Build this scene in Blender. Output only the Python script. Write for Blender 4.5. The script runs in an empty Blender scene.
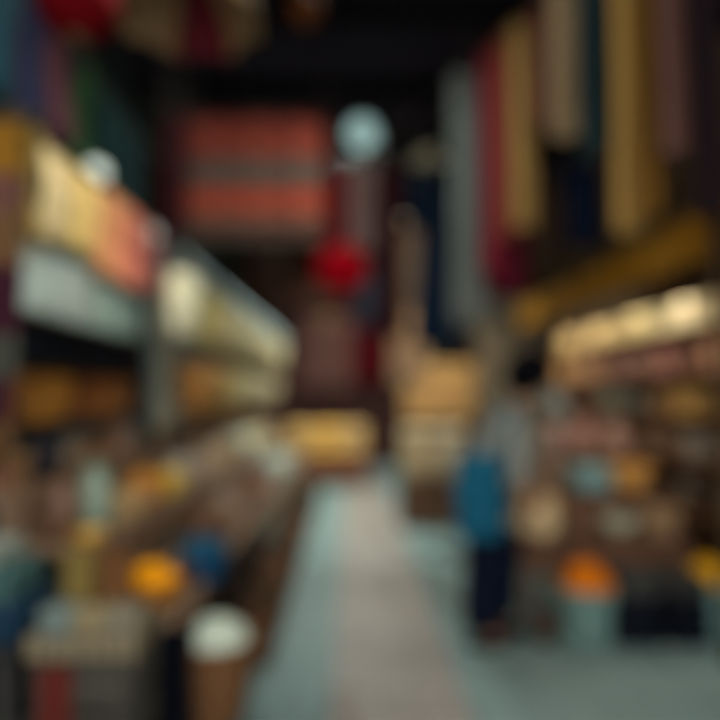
import bpy, bmesh, math, random
from mathutils import Vector, Matrix
random.seed(7)
PI = math.pi
S = bpy.context.scene
C = S.collection

# ------------------------------------------------------------------ camera, world, exposure
FPX, CX, CY, EYE = 640.0, 350.0, 395.0, 1.5
cam_data = bpy.data.cameras.new('camera')
cam = bpy.data.objects.new('camera', cam_data); C.objects.link(cam); S.camera = cam
cam.location = (0, 0, EYE)
cam.rotation_euler = (PI / 2 + math.atan((CY - 360) / FPX), 0, -math.atan((360 - CX) / FPX))
cam_data.sensor_width = 36; cam_data.lens = FPX / 720 * 36
cam_data.clip_start = 0.02
cam_data.dof.use_dof = True                 # photo is focused right in front of the lens, the place is all blur
cam_data.dof.focus_distance = 0.60
cam_data.dof.aperture_fstop = 0.88
cam_data.dof.aperture_blades = 0

world = bpy.data.worlds.new('world'); S.world = world; world.use_nodes = True
wb = world.node_tree.nodes['Background']
wb.inputs[0].default_value = (0.93, 0.94, 0.92, 1); wb.inputs[1].default_value = 3.1
S.view_settings.view_transform = 'Standard'
S.view_settings.look = 'None'
S.view_settings.exposure = 0.0
S.view_settings.gamma = 1.0
S.view_settings.use_curve_mapping = False
S.cycles.max_bounces = 5
S.cycles.sample_clamp_indirect = 4


def at(px, py, D):
    """the point seen at pixel (px, py) at distance D along the alley"""
    return Vector(((px - CX) / FPX * D, D, EYE + (CY - py) / FPX * D))


def light(name, loc, col, power, radius=0.1, parent=None):
    d = bpy.data.lights.new(name, 'POINT'); d.color = col; d.energy = power; d.shadow_soft_size = radius
    o = bpy.data.objects.new(name, d); C.objects.link(o); o.location = loc
    if parent: o.parent = parent
    return o


# ------------------------------------------------------------------ materials
def lin(h):
    h = h.lstrip('#'); out = []
    for i in (0, 2, 4):
        c = int(h[i:i + 2], 16) / 255
        out.append(c / 12.92 if c <= 0.04045 else ((c + 0.055) / 1.055) ** 2.4)
    return out


_m = {}


GAIN = 1.0      # paler or deeper dye for a whole group of goods


def M(hexc, kind='cloth', var=0.25, scale=None, rough=None, metal=0.0):
    key = (hexc, kind, var, scale, rough, metal, GAIN)
    if key in _m: return _m[key]
    m = bpy.data.materials.new(kind + '_' + hexc.lstrip('#')); m.use_nodes = True
    nt = m.node_tree; N = nt.nodes; L = nt.links
    b = N['Principled BSDF']
    c = [min(.85, x * GAIN) for x in lin(hexc)]
    tc = N.new('ShaderNodeTexCoord')
    r = N.new('ShaderNodeValToRGB')
    r.color_ramp.elements[0].color = [x * (1 - var) for x in c] + [1]
    r.color_ramp.elements[1].color = [min(1, x * (1 + var)) for x in c] + [1]
    r.color_ramp.elements[0].position = 0.25; r.color_ramp.elements[1].position = 0.75
    if kind == 'wood':
        w = N.new('ShaderNodeTexWave'); w.inputs['Scale'].default_value = scale or 6
        w.inputs['Distortion'].default_value = 6; w.inputs['Detail'].default_value = 3
        L.new(tc.outputs['Object'], w.inputs['Vector']); src = w.outputs['Fac']
    elif kind in ('weave', 'straw'):
        w = N.new('ShaderNodeTexChecker'); w.inputs['Scale'].default_value = scale or (60 if kind == 'straw' else 160)
        L.new(tc.outputs['Object'], w.inputs['Vector']); src = w.outputs['Fac']
        w.inputs['Color1'].default_value = (0, 0, 0, 1); w.inputs['Color2'].default_value = (1, 1, 1, 1)
    else:
        w = N.new('ShaderNodeTexNoise'); w.inputs['Scale'].default_value = scale or 9
        w.inputs['Detail'].default_value = 5
        L.new(tc.outputs['Object'], w.inputs['Vector']); src = w.outputs['Fac']
    L.new(src, r.inputs['Fac']); L.new(r.outputs['Color'], b.inputs['Base Color'])
    b.inputs['Roughness'].default_value = rough if rough is not None else {'cloth': .95, 'wood': .65, 'ceramic': .25, 'metal': .35, 'leather': .5, 'stone': .7}.get(kind, .85)
    b.inputs['Metallic'].default_value = metal
    b.inputs['Specular IOR Level'].default_value = {'ceramic': .35, 'metal': .5, 'leather': .3, 'skin': .3}.get(kind, .08)
    bump = N.new('ShaderNodeBump'); bump.inputs['Strength'].default_value = .25; bump.inputs['Distance'].default_value = .004
    L.new(src, bump.inputs['Height']); L.new(bump.outputs['Normal'], b.inputs['Normal'])
    _m[key] = m
    return m


def stripes(name, bands, axis=2, lo=0.0, hi=1.0, motif=None):
    """woven bands of colour along one object axis; bands = [(start fraction, hex)]"""
    m = bpy.data.materials.new(name); m.use_nodes = True
    nt = m.node_tree; N = nt.nodes; L = nt.links; b = N['Principled BSDF']
    tc = N.new('ShaderNodeTexCoord'); sx = N.new('ShaderNodeSeparateXYZ'); L.new(tc.outputs['Object'], sx.inputs[0])
    mr = N.new('ShaderNodeMapRange'); mr.inputs['From Min'].default_value = lo; mr.inputs['From Max'].default_value = hi
    L.new(sx.outputs[axis], mr.inputs['Value'])
    r = N.new('ShaderNodeValToRGB'); r.color_ramp.interpolation = 'CONSTANT'
    e = r.color_ramp.elements
    while len(e) < len(bands): e.new(0.5)
    for i, (p, h) in enumerate(bands):
        e[i].position = p; e[i].color = lin(h) + [1]
    L.new(mr.outputs[0], r.inputs['Fac'])
    out = r.outputs['Color']
    if motif:
        ck = N.new('ShaderNodeTexChecker'); ck.inputs['Scale'].default_value = motif
        ck.inputs['Color1'].default_value = (1, 1, 1, 1); ck.inputs['Color2'].default_value = (.62, .62, .62, 1)
        mp = N.new('ShaderNodeMapping'); mp.inputs['Rotation'].default_value = (0, PI / 4, 0)
        L.new(tc.outputs['Object'], mp.inputs[0]); L.new(mp.outputs[0], ck.inputs['Vector'])
        mx = N.new('ShaderNodeMixRGB'); mx.blend_type = 'MULTIPLY'; mx.inputs[0].default_value = 1
        L.new(out, mx.inputs[1]); L.new(ck.outputs['Color'], mx.inputs[2]); out = mx.outputs[0]
    L.new(out, b.inputs['Base Color']); b.inputs['Roughness'].default_value = .95; b.inputs['Specular IOR Level'].default_value = .08
    return m


def glow(name, hexc, strength):
    m = bpy.data.materials.new(name); m.use_nodes = True
    b = m.node_tree.nodes['Principled BSDF']; c = lin(hexc) + [1]
    b.inputs['Base Color'].default_value = c
    b.inputs['Emission Color'].default_value = c; b.inputs['Emission Strength'].default_value = strength
    return m


# ------------------------------------------------------------------ mesh helpers
def bm_box(bm, c, s, rz=0, bev=0.0, taper=1.0):
    t = bmesh.new(); bmesh.ops.create_cube(t, size=1)
    for v in t.verts:
        k = taper if v.co.z < 0 else 1
        v.co = Vector((v.co.x * s[0] * k, v.co.y * s[1] * k, v.co.z * s[2]))
    if bev: bmesh.ops.bevel(t, geom=t.edges[:], offset=bev, segments=2, affect='EDGES', profile=.6)
    bmesh.ops.transform(t, matrix=Matrix.Translation(c) @ Matrix.Rotation(rz, 4, 'Z'), verts=t.verts[:])
    me = bpy.data.meshes.new('t'); t.to_mesh(me); t.free(); bm.from_mesh(me); bpy.data.meshes.remove(me)


def bm_lathe(bm, prof, c=(0, 0, 0), seg=24, wob=0.0, wn=0, sx=1.0, sy=1.0, loop=False):
    rings = []
    for i, (r, z) in enumerate(prof):
        ring = []
        for k in range(seg):
            a = 2 * PI * k / seg
            rr = max(r, 1e-4) * (1 + wob * math.cos(wn * a + (PI if i % 2 else 0)))
            ring.append(bm.verts.new((c[0] + rr * math.cos(a) * sx, c[1] + rr * math.sin(a) * sy, c[2] + z)))
        rings.append(ring)
    if loop: rings.append(rings[0])
    for a, b in zip(rings, rings[1:]):
        for k in range(seg):
            bm.faces.new((a[k], a[(k + 1) % seg], b[(k + 1) % seg], b[k]))
    if loop: return
    bm.faces.new(rings[0][::-1]); bm.faces.new(rings[-1])


def bm_tube(bm, pts, r, seg=8, r2=None):
    pts = [Vector(p) for p in pts]; rings = []
    n = len(pts)
    for i, p in enumerate(pts):
        d = (pts[min(i + 1, n - 1)] - pts[max(i - 1, 0)]).normalized()
        up = Vector((0, 0, 1)) if abs(d.z) < .9 else Vector((1, 0, 0))
        u = d.cross(up).normalized(); v = d.cross(u)
        rr = r if r2 is None else r + (r2 - r) * i / (n - 1)
        rings.append([bm.verts.new(p + (u * math.cos(2 * PI * k / seg) + v * math.sin(2 * PI * k / seg)) * rr) for k in range(seg)])
    for a, b in zip(rings, rings[1:]):
        for k in range(seg): bm.faces.new((a[k], a[(k + 1) % seg], b[(k + 1) % seg], b[k]))
    bm.faces.new(rings[0][::-1]); bm.faces.new(rings[-1])


def bm_sheet(bm, f, nu, nv, th=0.006):
    """closed cloth sheet; f(u,v) -> point, u and v in 0..1"""
    P = [[Vector(f(i / nu, j / nv)) for j in range(nv + 1)] for i in range(nu + 1)]
    F, B = [], []
    for i in range(nu + 1):
        rf, rb = [], []
        for j in range(nv + 1):
            du = P[min(i + 1, nu)][j] - P[max(i - 1, 0)][j]; dv = P[i][min(j + 1, nv)] - P[i][max(j - 1, 0)]
            n = du.cross(dv)
            n = n.normalized() if n.length > 1e-9 else Vector((0, 1, 0))
            rf.append(bm.verts.new(P[i][j] + n * th / 2)); rb.append(bm.verts.new(P[i][j] - n * th / 2))
        F.append(rf); B.append(rb)
    for i in range(nu):
        for j in range(nv):
            bm.faces.new((F[i][j], F[i + 1][j], F[i + 1][j + 1], F[i][j + 1]))
            bm.faces.new((B[i][j], B[i][j + 1], B[i + 1][j + 1], B[i + 1][j]))
    for i in range(nu):
        bm.faces.new((F[i][0], B[i][0], B[i + 1][0], F[i + 1][0])); bm.faces.new((F[i][nv], F[i + 1][nv], B[i + 1][nv], B[i][nv]))
    for j in range(nv):
        bm.faces.new((F[0][j], F[0][j + 1], B[0][j + 1], B[0][j])); bm.faces.new((F[nu][j], B[nu][j], B[nu][j + 1], F[nu][j + 1]))


def obj(name, bm, mat, parent=None, smooth=True, loc=None, rz=0.0):
    bmesh.ops.recalc_face_normals(bm, faces=bm.faces[:])
    me = bpy.data.meshes.new(name); bm.to_mesh(me); bm.free()
    if smooth: me.polygons.foreach_set('use_smooth', [True] * len(me.polygons))
    me.materials.append(mat)
    o = bpy.data.objects.new(name, me); C.objects.link(o)
    if parent: o.parent = parent
    if loc is not None: o.location = loc
    if rz: o.rotation_euler.z = rz
    return o


def NB(): return bmesh.new()


def tag(o, label, cat, group=None, kind=None):
    o['label'] = label; o['category'] = cat
    if group: o['group'] = group
    if kind: o['kind'] = kind
    return o


def thing(name, label, cat, loc=(0, 0, 0), rz=0.0, group=None):
    o = bpy.data.objects.new(name, None); C.objects.link(o); o.empty_display_size = .1
    o.location = loc; o.rotation_euler.z = rz
    return tag(o, label, cat, group)


def struct(name, bm, m, smooth=False):
    o = obj(name, bm, m, smooth=smooth); o['kind'] = 'structure'
    o['label'] = name.replace('_', ' ') + ' of the covered market alley'; o['category'] = name.split('_')[0]
    return o


def boxes(name, lst, m, parent=None, bev=.004):
    bm = NB()
    for c, s in lst: bm_box(bm, c, s, bev=bev)
    return obj(name, bm, m, parent, smooth=False)


# ------------------------------------------------------------------ kinds of things
def bowl(label, loc, r, h, hexc, group=None, heap=None, heap_label=None):
    t = thing('bowl', label, 'bowl', loc, 0, group)
    b = NB()
    bm_lathe(b, [(r * .42, 0), (r * .5, .01), (r * .8, h * .45), (r, h), (r * .95, h), (r * .74, h * .5), (r * .4, h * .2), (0.001, h * .17)], seg=28)
    obj('body', b, M(hexc, 'ceramic'), t)
    b = NB(); bm_lathe(b, [(r * .93, h - .01), (r * 1.03, h - .008), (r * 1.03, h + .008), (r * .93, h + .008)], seg=28, loop=True)
    obj('rim', b, M(hexc, 'ceramic', var=.5), t)
    if heap: spice(heap_label, (loc[0], loc[1], loc[2] + h * .55), r * .86, h * .55 + r * .5, heap)
    return t


def spice(label, loc, r, h, hexc):
    b = NB()
    bm_lathe(b, [(r * .75, 0), (r, h * .35), (r * .86, h * .55), (r * .6, h * .76), (r * .3, h * .93), (.004, h)], seg=32, wob=.02, wn=7)
    return tag(obj('spice_heap', b, M(hexc, 'cloth', var=.2, scale=40), loc=loc), label, 'spice', kind='stuff')


def basket(label, loc, r, h, hexc, group=None, handle=True, rz=0.0, low=.72):
    t = thing('basket', label, 'basket', loc, rz, group)
    prof = []
    n = max(6, int(h / .025))
    for i in range(n + 1):
        f = i / n; prof.append((r * (low + (1 - low) * f ** .7), h * f))
    inner = [(p[0] - .016, max(p[1], .015)) for p in prof[::-1]]
    b = NB(); bm_lathe(b, prof + inner + [(.002, .015)], seg=36, wob=.025, wn=12); obj('woven_body', b, M(hexc, 'straw', var=.3), t)
    b = NB(); bm_lathe(b, [(r - .02, h - .012), (r + .012, h - .012), (r + .016, h + .008), (r - .02, h + .012)], seg=36, loop=True)
    obj('rim', b, M(hexc, 'straw', var=.45), t)
    if handle:
        for s in (-1, 1):
            b = NB(); pts = [(s * (r + .004), math.cos(a) * r * .35, h - .01 + math.sin(a) * r * .3) for a in [PI * k / 10 for k in range(11)]]
            bm_tube(b, pts, .009); obj('handle', b, M(hexc, 'straw', var=.45), t)
    return t


def jar(label, loc, r, h, hexc, lidhex, group=None):
    t = thing('jar', label, 'jar', loc, 0, group)
    b = NB(); bm_lathe(b, [(r * .7, 0), (r * .95, h * .12), (r, h * .4), (r * .93, h * .65), (r * .6, h * .84), (r * .6, h * .9)], seg=24)
    obj('body', b, M(hexc, 'ceramic'), t)
    b = NB(); bm_lathe(b, [(r * .66, h * .9), (r * .68, h * .94), (r * .3, h * .97), (r * .14, h * .98), (r * .16, h), (.003, h * 1.02)], seg=20)
    obj('lid', b, M(lidhex, 'ceramic'), t)
    return t


def vase(label, loc, r, h, hexc, group=None):
    t = thing('vase', label, 'vase', loc, 0, group)
    b = NB(); bm_lathe(b, [(r * .5, 0), (r * .85, h * .18), (r, h * .4), (r * .75, h * .62), (r * .38, h * .78), (r * .36, h * .9), (r * .55, h), (r * .5, h), (r * .3, h * .9), (r * .2, h * .6)], seg=24)
    obj('body', b, M(hexc, 'ceramic', var=.35), t)
    for s in (-1, 1):
        b = NB(); bm_tube(b, [(s * r * .38, 0, h * .86), (s * r * .8, 0, h * .84), (s * r * .95, 0, h * .7), (s * r * .8, 0, h * .56)], r * .09)
        obj('handle', b, M(hexc, 'ceramic', var=.35), t)
    return t


def folded(label, loc, w, d, h, hexc, group=None, rz=0.0, name='folded_cloth', cat='folded cloth'):
    t = thing(name, label, cat, loc, rz, group)
    n = 3
    for k in range(1):
        b = NB()
        for i in range(n):
            bm_box(b, (random.uniform(-.006, .006), random.uniform(-.006, .006), h * (i + .5) / n), (w, d, h / n * 1.02), bev=h / n * .4)
        obj('folds', b, M(hexc, 'weave', var=.12), t)
    b = NB(); bm_box(b, (w * .5 - .01, 0, h * .5), (.03, d * .98, h * .9), bev=min(.012, h * .3)); obj('hem', b, M(hexc, 'weave', var=.5), t)
    return t


def scarf(label, top, w, l, hexc, axis='y', group=None, waves=3, amp=.03, mat=None, fringe=True, name='hanging_scarf', cat='scarf', twist=0.0, flare=1.0):
    """cloth hung from its top edge; top = middle of the top edge"""
    t = thing(name, label, cat, (top[0], top[1], top[2] - l), 0, group)
    ph = random.uniform(0, 6)

    def f(u, v):
        z = l * (1 - v)
        k = amp * (.35 + .65 * v)
        s = (u - .5) * w * (1 + (flare - 1) * v) * (1 - .06 * math.sin(v * PI))
        o = k * math.sin(u * 2 * PI * waves + ph + v * .8) + .02 * math.sin(v * 5 + ph) + twist * v
        return (o, s, z) if axis == 'y' else (s, o, z)
    b = NB(); bm_sheet(b, f, 30, 16)
    obj('drape', b, mat or M(hexc, 'weave', var=.1), t)
    if fringe:
        b = NB()
        for i in range(20):
            p = Vector(f((i + .5) / 20, 1)); bm_tube(b, [p + Vector((0, 0, .01)), p - Vector((0, 0, .05))], .004, seg=4)
        bm_tube(b, [Vector(f(i / 20, 1)) + Vector((0, 0, .008)) for i in range(21)], .006, seg=6)
        obj('fringe', b, M(hexc, 'cloth', var=.4), t)
    for u in (.12, .88):
        b = NB(); p = Vector(f(u, 0)); bm_tube(b, [p + Vector((0, 0, -.02)), p + Vector((0, 0, .035))], .008, seg=6)
        obj('peg', b, M('#5a4632', 'wood'), t)
    return t


def rail(label, a, b_, r=.016, drops=()):
    a, b_ = Vector(a), Vector(b_)
    t = thing('hanging_rail', label, 'rail', (a + b_) / 2)
    b = NB(); bm_tube(b, [a - t.location, b_ - t.location], r, seg=10); obj('bar', b, M('#3a332c', 'metal', metal=.6), t)
    for f in drops:
        p = a.lerp(b_, f) - t.location
        b = NB(); bm_tube(b, [p, Vector((p.x, p.y, CEIL - t.location.z + .03))], .009, seg=6); obj('drop_rod', b, M('#3a332c', 'metal', metal=.6), t)
    return t


def straw_bag(label, top, w, h, hexc, group=None, rz=0.0, tilt=0):
    """market bag hung by its handles; top = hook point"""
    hh = h * .3
    t = thing('straw_bag', label, 'bag', (top[0], top[1], top[2] - h - hh), rz, group)
    b = NB()
    n = 12; rings = []
    prof = [(w * .36, 0), (w * .42, .012), (w * .46, h * .4), (w * .5, h), (w * .47, h), (w * .43, h * .4), (w * .3, .03)]
    bm_lathe(b, prof, seg=30, wob=.02, wn=10, sx=.5, sy=1)
    obj('woven_body', b, M(hexc, 'straw', var=.25), t)
    for s in (-1, 1):
        b = NB(); pts = []
        for k in range(13):
            a = PI * k / 12; pts.append((s * w * .2 * (1 - math.sin(a)), math.cos(a) * w * .27, h - .03 + math.sin(a) * (hh + .03)))
        bm_tube(b, pts, .009); obj('handle', b, M('#6b4a2c', 'leather'), t)
    return t


def satchel(label, loc, w, d, h, hexc, group=None, rz=0.0):
    t = thing('satchel', label, 'bag', loc, rz, group)
    b = NB(); bm_box(b, (0, 0, h / 2), (d, w, h), bev=.025, taper=.96); obj('body', b, M(hexc, 'leather'), t)
    b = NB(); bm_sheet(b, lambda u, v: (d / 2 + .008 + .01 * math.sin(v * PI) if v > .35 else -d / 2 + (d + .016) * v / .35, (u - .5) * w * .96, h + .006 if v <= .35 else h + .006 - (v - .35) * h), 10, 14, .008)
    flap = obj('flap', b, M(hexc, 'leather', var=.45), t)
    b = NB(); bm_box(b, (d / 2 + .022, 0, h * .42), (.014, .04, .05), bev=.004); obj('buckle', b, M('#b08a4a', 'metal', metal=.8), flap)
    b = NB(); bm_tube(b, [(0, math.cos(a) * w * .4, h - .01 + math.sin(a) * h * .22) for a in [PI * k / 12 for k in range(13)]], .009); obj('strap', b, M(hexc, 'leather', var=.45), t)
    return t


def sack(label, loc, r, h, hexc, group=None, open_top=None, rz=0):
    t = thing('sack', label, 'sack', loc, rz, group)
    b = NB(); bm_lathe(b, [(r * .8, 0), (r * 1.02, h * .15), (r * 1.05, h * .45), (r * .95, h *   .75), (r * .9, h * .9), (r * .85, h * .9), (r * .8, h *   .75), (.002, h * .72)], seg=28, wob=.03, wn=5)
    obj('burlap_body', b, M(hexc, 'weave', var=.2), t)
    b = NB(); bm_lathe(b, [(r * .9, h * .84), (r * 1.03, h * .86), (r * 1.05, h * .95), (r * .98, h), (r * .86, h * .96), (r * .85, h * .86)], seg=28, wob=.02, wn=5, loop=True)
    obj('rolled_rim', b, M(hexc, 'weave', var=.35), t)
    return t


def crate(label, loc, w, d, h, hexc, group=None, rz=0.0, name='crate', cat='crate'):
    t = thing(name, label, cat, loc, rz, group)
    m = M(hexc, 'wood')
    n = 3
    for i in range(n):
        z = h * (i + .5) / n; hh = h / n * .86
        b = NB()
        bm_box(b, (0, -d / 2 + .008, z), (w, .016, hh), bev=.002); bm_box(b, (0, d / 2 - .008, z), (w, .016, hh), bev=.002)
        bm_box(b, (-w / 2 + .008, 0, z), (.016, d - .034, hh), bev=.002); bm_box(b, (w / 2 - .008, 0, z), (.016, d - .034, hh), bev=.002)
        obj('slat_row', b, m, t, smooth=False)
    boxes('corner_post', [((sx * (w / 2 - .03), sy * (d / 2 - .03), h / 2), (.028, .028, h)) for sx in (-1, 1) for sy in (-1, 1)], m, t)
    boxes('bottom_board', [((0, 0, .012), (w - .034, d - .034, .022))], m, t)
    return t


def tub(label, loc, r, h, hexc, group=None):
    t = thing('tub', label, 'tub', loc, 0, group)
    b = NB(); bm_lathe(b, [(r * .82, 0), (r * .84, .015), (r * .97, h * .93), (r, h), (r * .95, h), (r * .8, .03), (.002, .028)], seg=32)
    obj('body', b, M(hexc, 'ceramic', rough=.45), t)
    b = NB(); bm_lathe(b, [(r * .97, h - .03), (r * 1.06, h - .03), (r * 1.06, h + .006), (r * .97, h + .006)], seg=32, loop=True)
    obj('rim', b, M(hexc, 'ceramic', var=.4, rough=.45), t)
    return t


def globe_lamp(label, loc, r, hexc, glow_s, power, col, group=None, top=None):
    t = thing('pendant_lamp', label, 'lamp', loc, 0, group)
    top = (top or CEIL) - loc[2]
    b = NB(); bm_tube(b, [(0, 0, r), (0, 0, top + .02)], .006, seg=6); obj('cord', b, M('#15120f', 'cloth'), t)
    b = NB(); bm_lathe(b, [(r * .45, r * .85), (r * .4, r * 1.1), (r * .15, r * 1.25)], seg=16); obj('cap', b, M('#6c5a3a', 'metal', metal=.8), t)
    b = NB(); bm_lathe(b, [(r * math.sin(a), -r * math.cos(a)) for a in [PI * k / 14 for k in range(1, 14)]], seg=24)
    g = obj('glass_globe', b, glow('lit_glass_' + hexc[1:], hexc, glow_s), t)
    return t


def lantern(label, loc, r, hexc, group=None, sz=.85, tassel=.3, hang=None):
    t = thing('paper_lantern', label, 'lantern', loc, 0, group)
    b = NB(); n = 16
    prof = []
    for k in range(n * 2 + 1):
        a = PI * (.08 + .84 * k / (2 * n)); rr = r * math.sin(a) * (1 if k % 2 == 0 else .965); prof.append((rr, -r * sz * math.cos(a)))
    bm_lathe(b, prof, seg=28); shade = obj('shade', b, M(hexc, 'cloth', var=.1), t)
    for s in (-1, 1):
        b = NB(); bm_lathe(b, [(r * .27, s * r * sz * .95 - .012), (r * .29, s * r * sz * .95), (r * .27, s * r * sz * .95 + .012)], seg=20); obj('end_ring', b, M('#4a3216', 'metal', metal=.2), shade)
    b = NB(); bm_tube(b, [(0, 0, r * sz * .9), (0, 0, (hang or CEIL) - loc[2] + .02)], .006, seg=6); obj('cord', b, M('#15120f', 'cloth'), t)
    if tassel:
        b = NB()
        for k in range(14):
            a = 2 * PI * k / 14; bm_tube(b, [(math.cos(a) * .006, math.sin(a) * .006, -r * sz * .9), (math.cos(a) * .02, math.sin(a) * .02, -r * sz - tassel)], .004, seg=4)
        obj('tassel', b, M(hexc, 'cloth', var=.3), t)
    return t


def kaftan(label, top, w, l, hexc, trim, face=0.0, group=None, rail_z=None, sleeve=.55):
    """long robe on a hanger facing -y; top = shoulder line middle"""
    t = thing('kaftan', label, 'robe', (top[0], top[1], top[2] - l), face, group)
    b = NB(); seg = 40; rings = []
    lv = [(0, 1.0), (.1, .95), (.3, .82), (.5, .72), (.7, .62), (.85, .6), (.93, .62), (.98, .5), (1.0, .22)]
    for fz, wf in lv:
        ring = []
        for k in range(seg):
            a = 2 * PI * k / seg; fold = 1 + (.05 * math.sin(a * 9) * (1 - fz))
            ring.append(b.verts.new((w / 2 * wf * math.cos(a) * fold, (.11 if fz < .95 else .05) * (1.1 - .35 * fz) * math.sin(a) * fold, l * fz)))
        rings.append(ring)
    for p, q in zip(rings, rings[1:]):
        for k in range(seg): b.faces.new((p[k], p[(k + 1) % seg], q[(k + 1) % seg], q[k]))
    b.faces.new(rings[0][::-1]); b.faces.new(rings[-1])
    obj('gown', b, M(hexc, 'weave', var=.12), t)
    for s in (-1, 1):
        b = NB(); bm_tube(b, [(s * w * .22, 0, l * .955), (s * w * .36, 0, l * .86), (s * w * .44, .01, l * .7), (s * w * .46, .01, l * (1 - sleeve + .1))], .055, seg=12, r2=.085)
        obj('sleeve', b, M(hexc, 'weave', var=.12), t)
    b = NB(); bm_box(b, (0, -.085, l * .8), (.05, .02, l * .34), bev=.005); obj('placket', b, M(trim, 'weave'), t)
    b = NB(); bm_tube(b, [(-w * .25, 0, l * .975), (0, 0, l * 1.01), (w * .25, 0, l * .975)], .01)
    bm_tube(b, [(0, 0, l), (0, 0, l + .06), (.025, 0, l + .09), (0, 0, l + .115), (-.015, 0, l + .1)], .004, seg=6)
    obj('hanger', b, M('#6b5236', 'wood'), t)
    return t


CEIL = 4.9
# ================================================================== THE SETTING
def floor_mat(name, base, alt, bw, bh, mortar, rough=.58):
    m = bpy.data.materials.new(name); m.use_nodes = True; N = m.node_tree.nodes; L = m.node_tree.links; b = N['Principled BSDF']
    tc = N.new('ShaderNodeTexCoord'); br = N.new('ShaderNodeTexBrick')
    br.inputs['Color1'].default_value = lin(base) + [1]; br.inputs['Color2'].default_value = lin(alt) + [1]; br.inputs['Mortar'].default_value = lin(mortar) + [1]
    br.inputs['Scale'].default_value = 1; br.inputs['Brick Width'].default_value = bw; br.inputs['Row Height'].default_value = bh; br.inputs['Mortar Size'].default_value = .008
    L.new(tc.outputs['Object'], br.inputs['Vector'])
    ns = N.new('ShaderNodeTexNoise'); ns.inputs['Scale'].default_value = 1.7; ns.inputs['Detail'].default_value = 6; L.new(tc.outputs['Object'], ns.inputs['Vector'])
    mr = N.new('ShaderNodeMapRange'); mr.inputs['To Min'].default_value = .75; mr.inputs['To Max'].default_value = 1.2; L.new(ns.outputs['Fac'], mr.inputs['Value'])
    mx = N.new('ShaderNodeMixRGB'); mx.blend_type = 'MULTIPLY'; mx.inputs[0].default_value = 1; L.new(br.outputs['Color'], mx.inputs[1]); L.new(mr.outputs[0], mx.inputs[2])
    L.new(mx.outputs[0], b.inputs['Base Color']); b.inputs['Roughness'].default_value = rough
    bp = N.new('ShaderNodeBump'); bp.inputs['Strength'].default_value = .3; bp.inputs['Distance'].default_value = .004; L.new(br.outputs['Fac'], bp.inputs['Height']); bp.invert = True; L.new(bp.outputs[0], b.inputs['Normal'])
    return m


XL, XR, YB, YF = -2.35, 3.5, 14.0, -1.5
b = NB(); bm_box(b, ((XL + XR) / 2, (YB + YF) / 2, -.06), (XR - XL + .4, YB - YF + .4, .12)); struct('floor', b, floor_mat('slate_paving', '#6f8684', '#788e8c', .6, .4, '#55686a'))
b = NB(); bm_box(b, (.24, (YB + YF) / 2, .002), (.66, YB - YF, .012), bev=.003); struct('trim_1', b, floor_mat('warm_runner', '#989088', '#8c837b', .33, .22, '#6f6862', .55))
b = NB(); bm_box(b, (XL - .1, (YB + YF) / 2, CEIL / 2), (.2, YB - YF + .4, CEIL)); struct('wall_left', b, M('#34403f', 'stone', scale=3))
b = NB(); bm_box(b, (XR + .1, (YB + YF) / 2, CEIL / 2), (.2, YB - YF + .4, CEIL)); struct('wall_right', b, M('#6a5644', 'stone', scale=3))
b = NB(); bm_box(b, ((XL + XR) / 2, YB + .1, CEIL / 2), (XR - XL, .2, CEIL)); struct('wall_back', b, M('#4a2e2a', 'stone', scale=3))
b = NB(); bm_box(b, ((XL + XR) / 2, (YB + YF) / 2, CEIL + .06), (XR - XL + .4, YB - YF + .4, .12)); struct('ceiling', b, M('#26232c', 'wood', scale=3, rough=.9))
b = NB()
for k in range(9): bm_box(b, ((XL + XR) / 2, .8 + k * 1.5, CEIL - .08), (XR - XL, .14, .18))
struct('trim_2', b, M('#0b0809', 'wood', scale=3, rough=.9))

# ================================================================== LEFT STALLS
def rack(label, y0, y1, tiers, hexc):
    """stepped display stand; tiers = [(x_front, x_back, z)]"""
    xm, ym = (tiers[0][0] + tiers[-1][1]) / 2, (y0 + y1) / 2
    t = thing('display_stand', label, 'display stand', (xm, ym, 0))
    m = M(hexc, 'wood')
    for xf, xb, z in tiers:
        boxes('shelf', [(((xf + xb) / 2 - xm, 0, z - .015), (abs(xb - xf), y1 - y0, .03))], m, t)
        boxes('riser', [((xf - xm + (-.02 if xf < 0 else .02), 0, z - .03 - .1), (.02, y1 - y0, .2))], m, t)
        for yy in (y0 + .04, y1 - .04):
            xx = xf + (-.05 if xf < 0 else .05)
            boxes('post', [((xx - xm, yy - ym, (z - .03) / 2), (.05, .05, z - .03))], m, t)
    for yy in (y0 + .04, y1 - .04):
        z = tiers[-1][2]; boxes('post', [((tiers[-1][1] + (.03 if xm < 0 else -.03) - xm, yy - ym, (z - .03) / 2), (.05, .05, z - .03))], m, t)
    return t


LT = [(-.72, -1.07, .55), (-1.07, -1.42, .85), (-1.42, -1.85, 1.08)]
rack('stepped wooden display stand nearest on the left', 2.75, 5.0, LT, '#8a705a')
rack('stepped wooden display stand halfway along the left side', 5.25, 7.6, LT, '#8f7864')
rack('stepped wooden display stand farthest down the left side', 7.85, 10.4, LT, '#8f7864')
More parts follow.
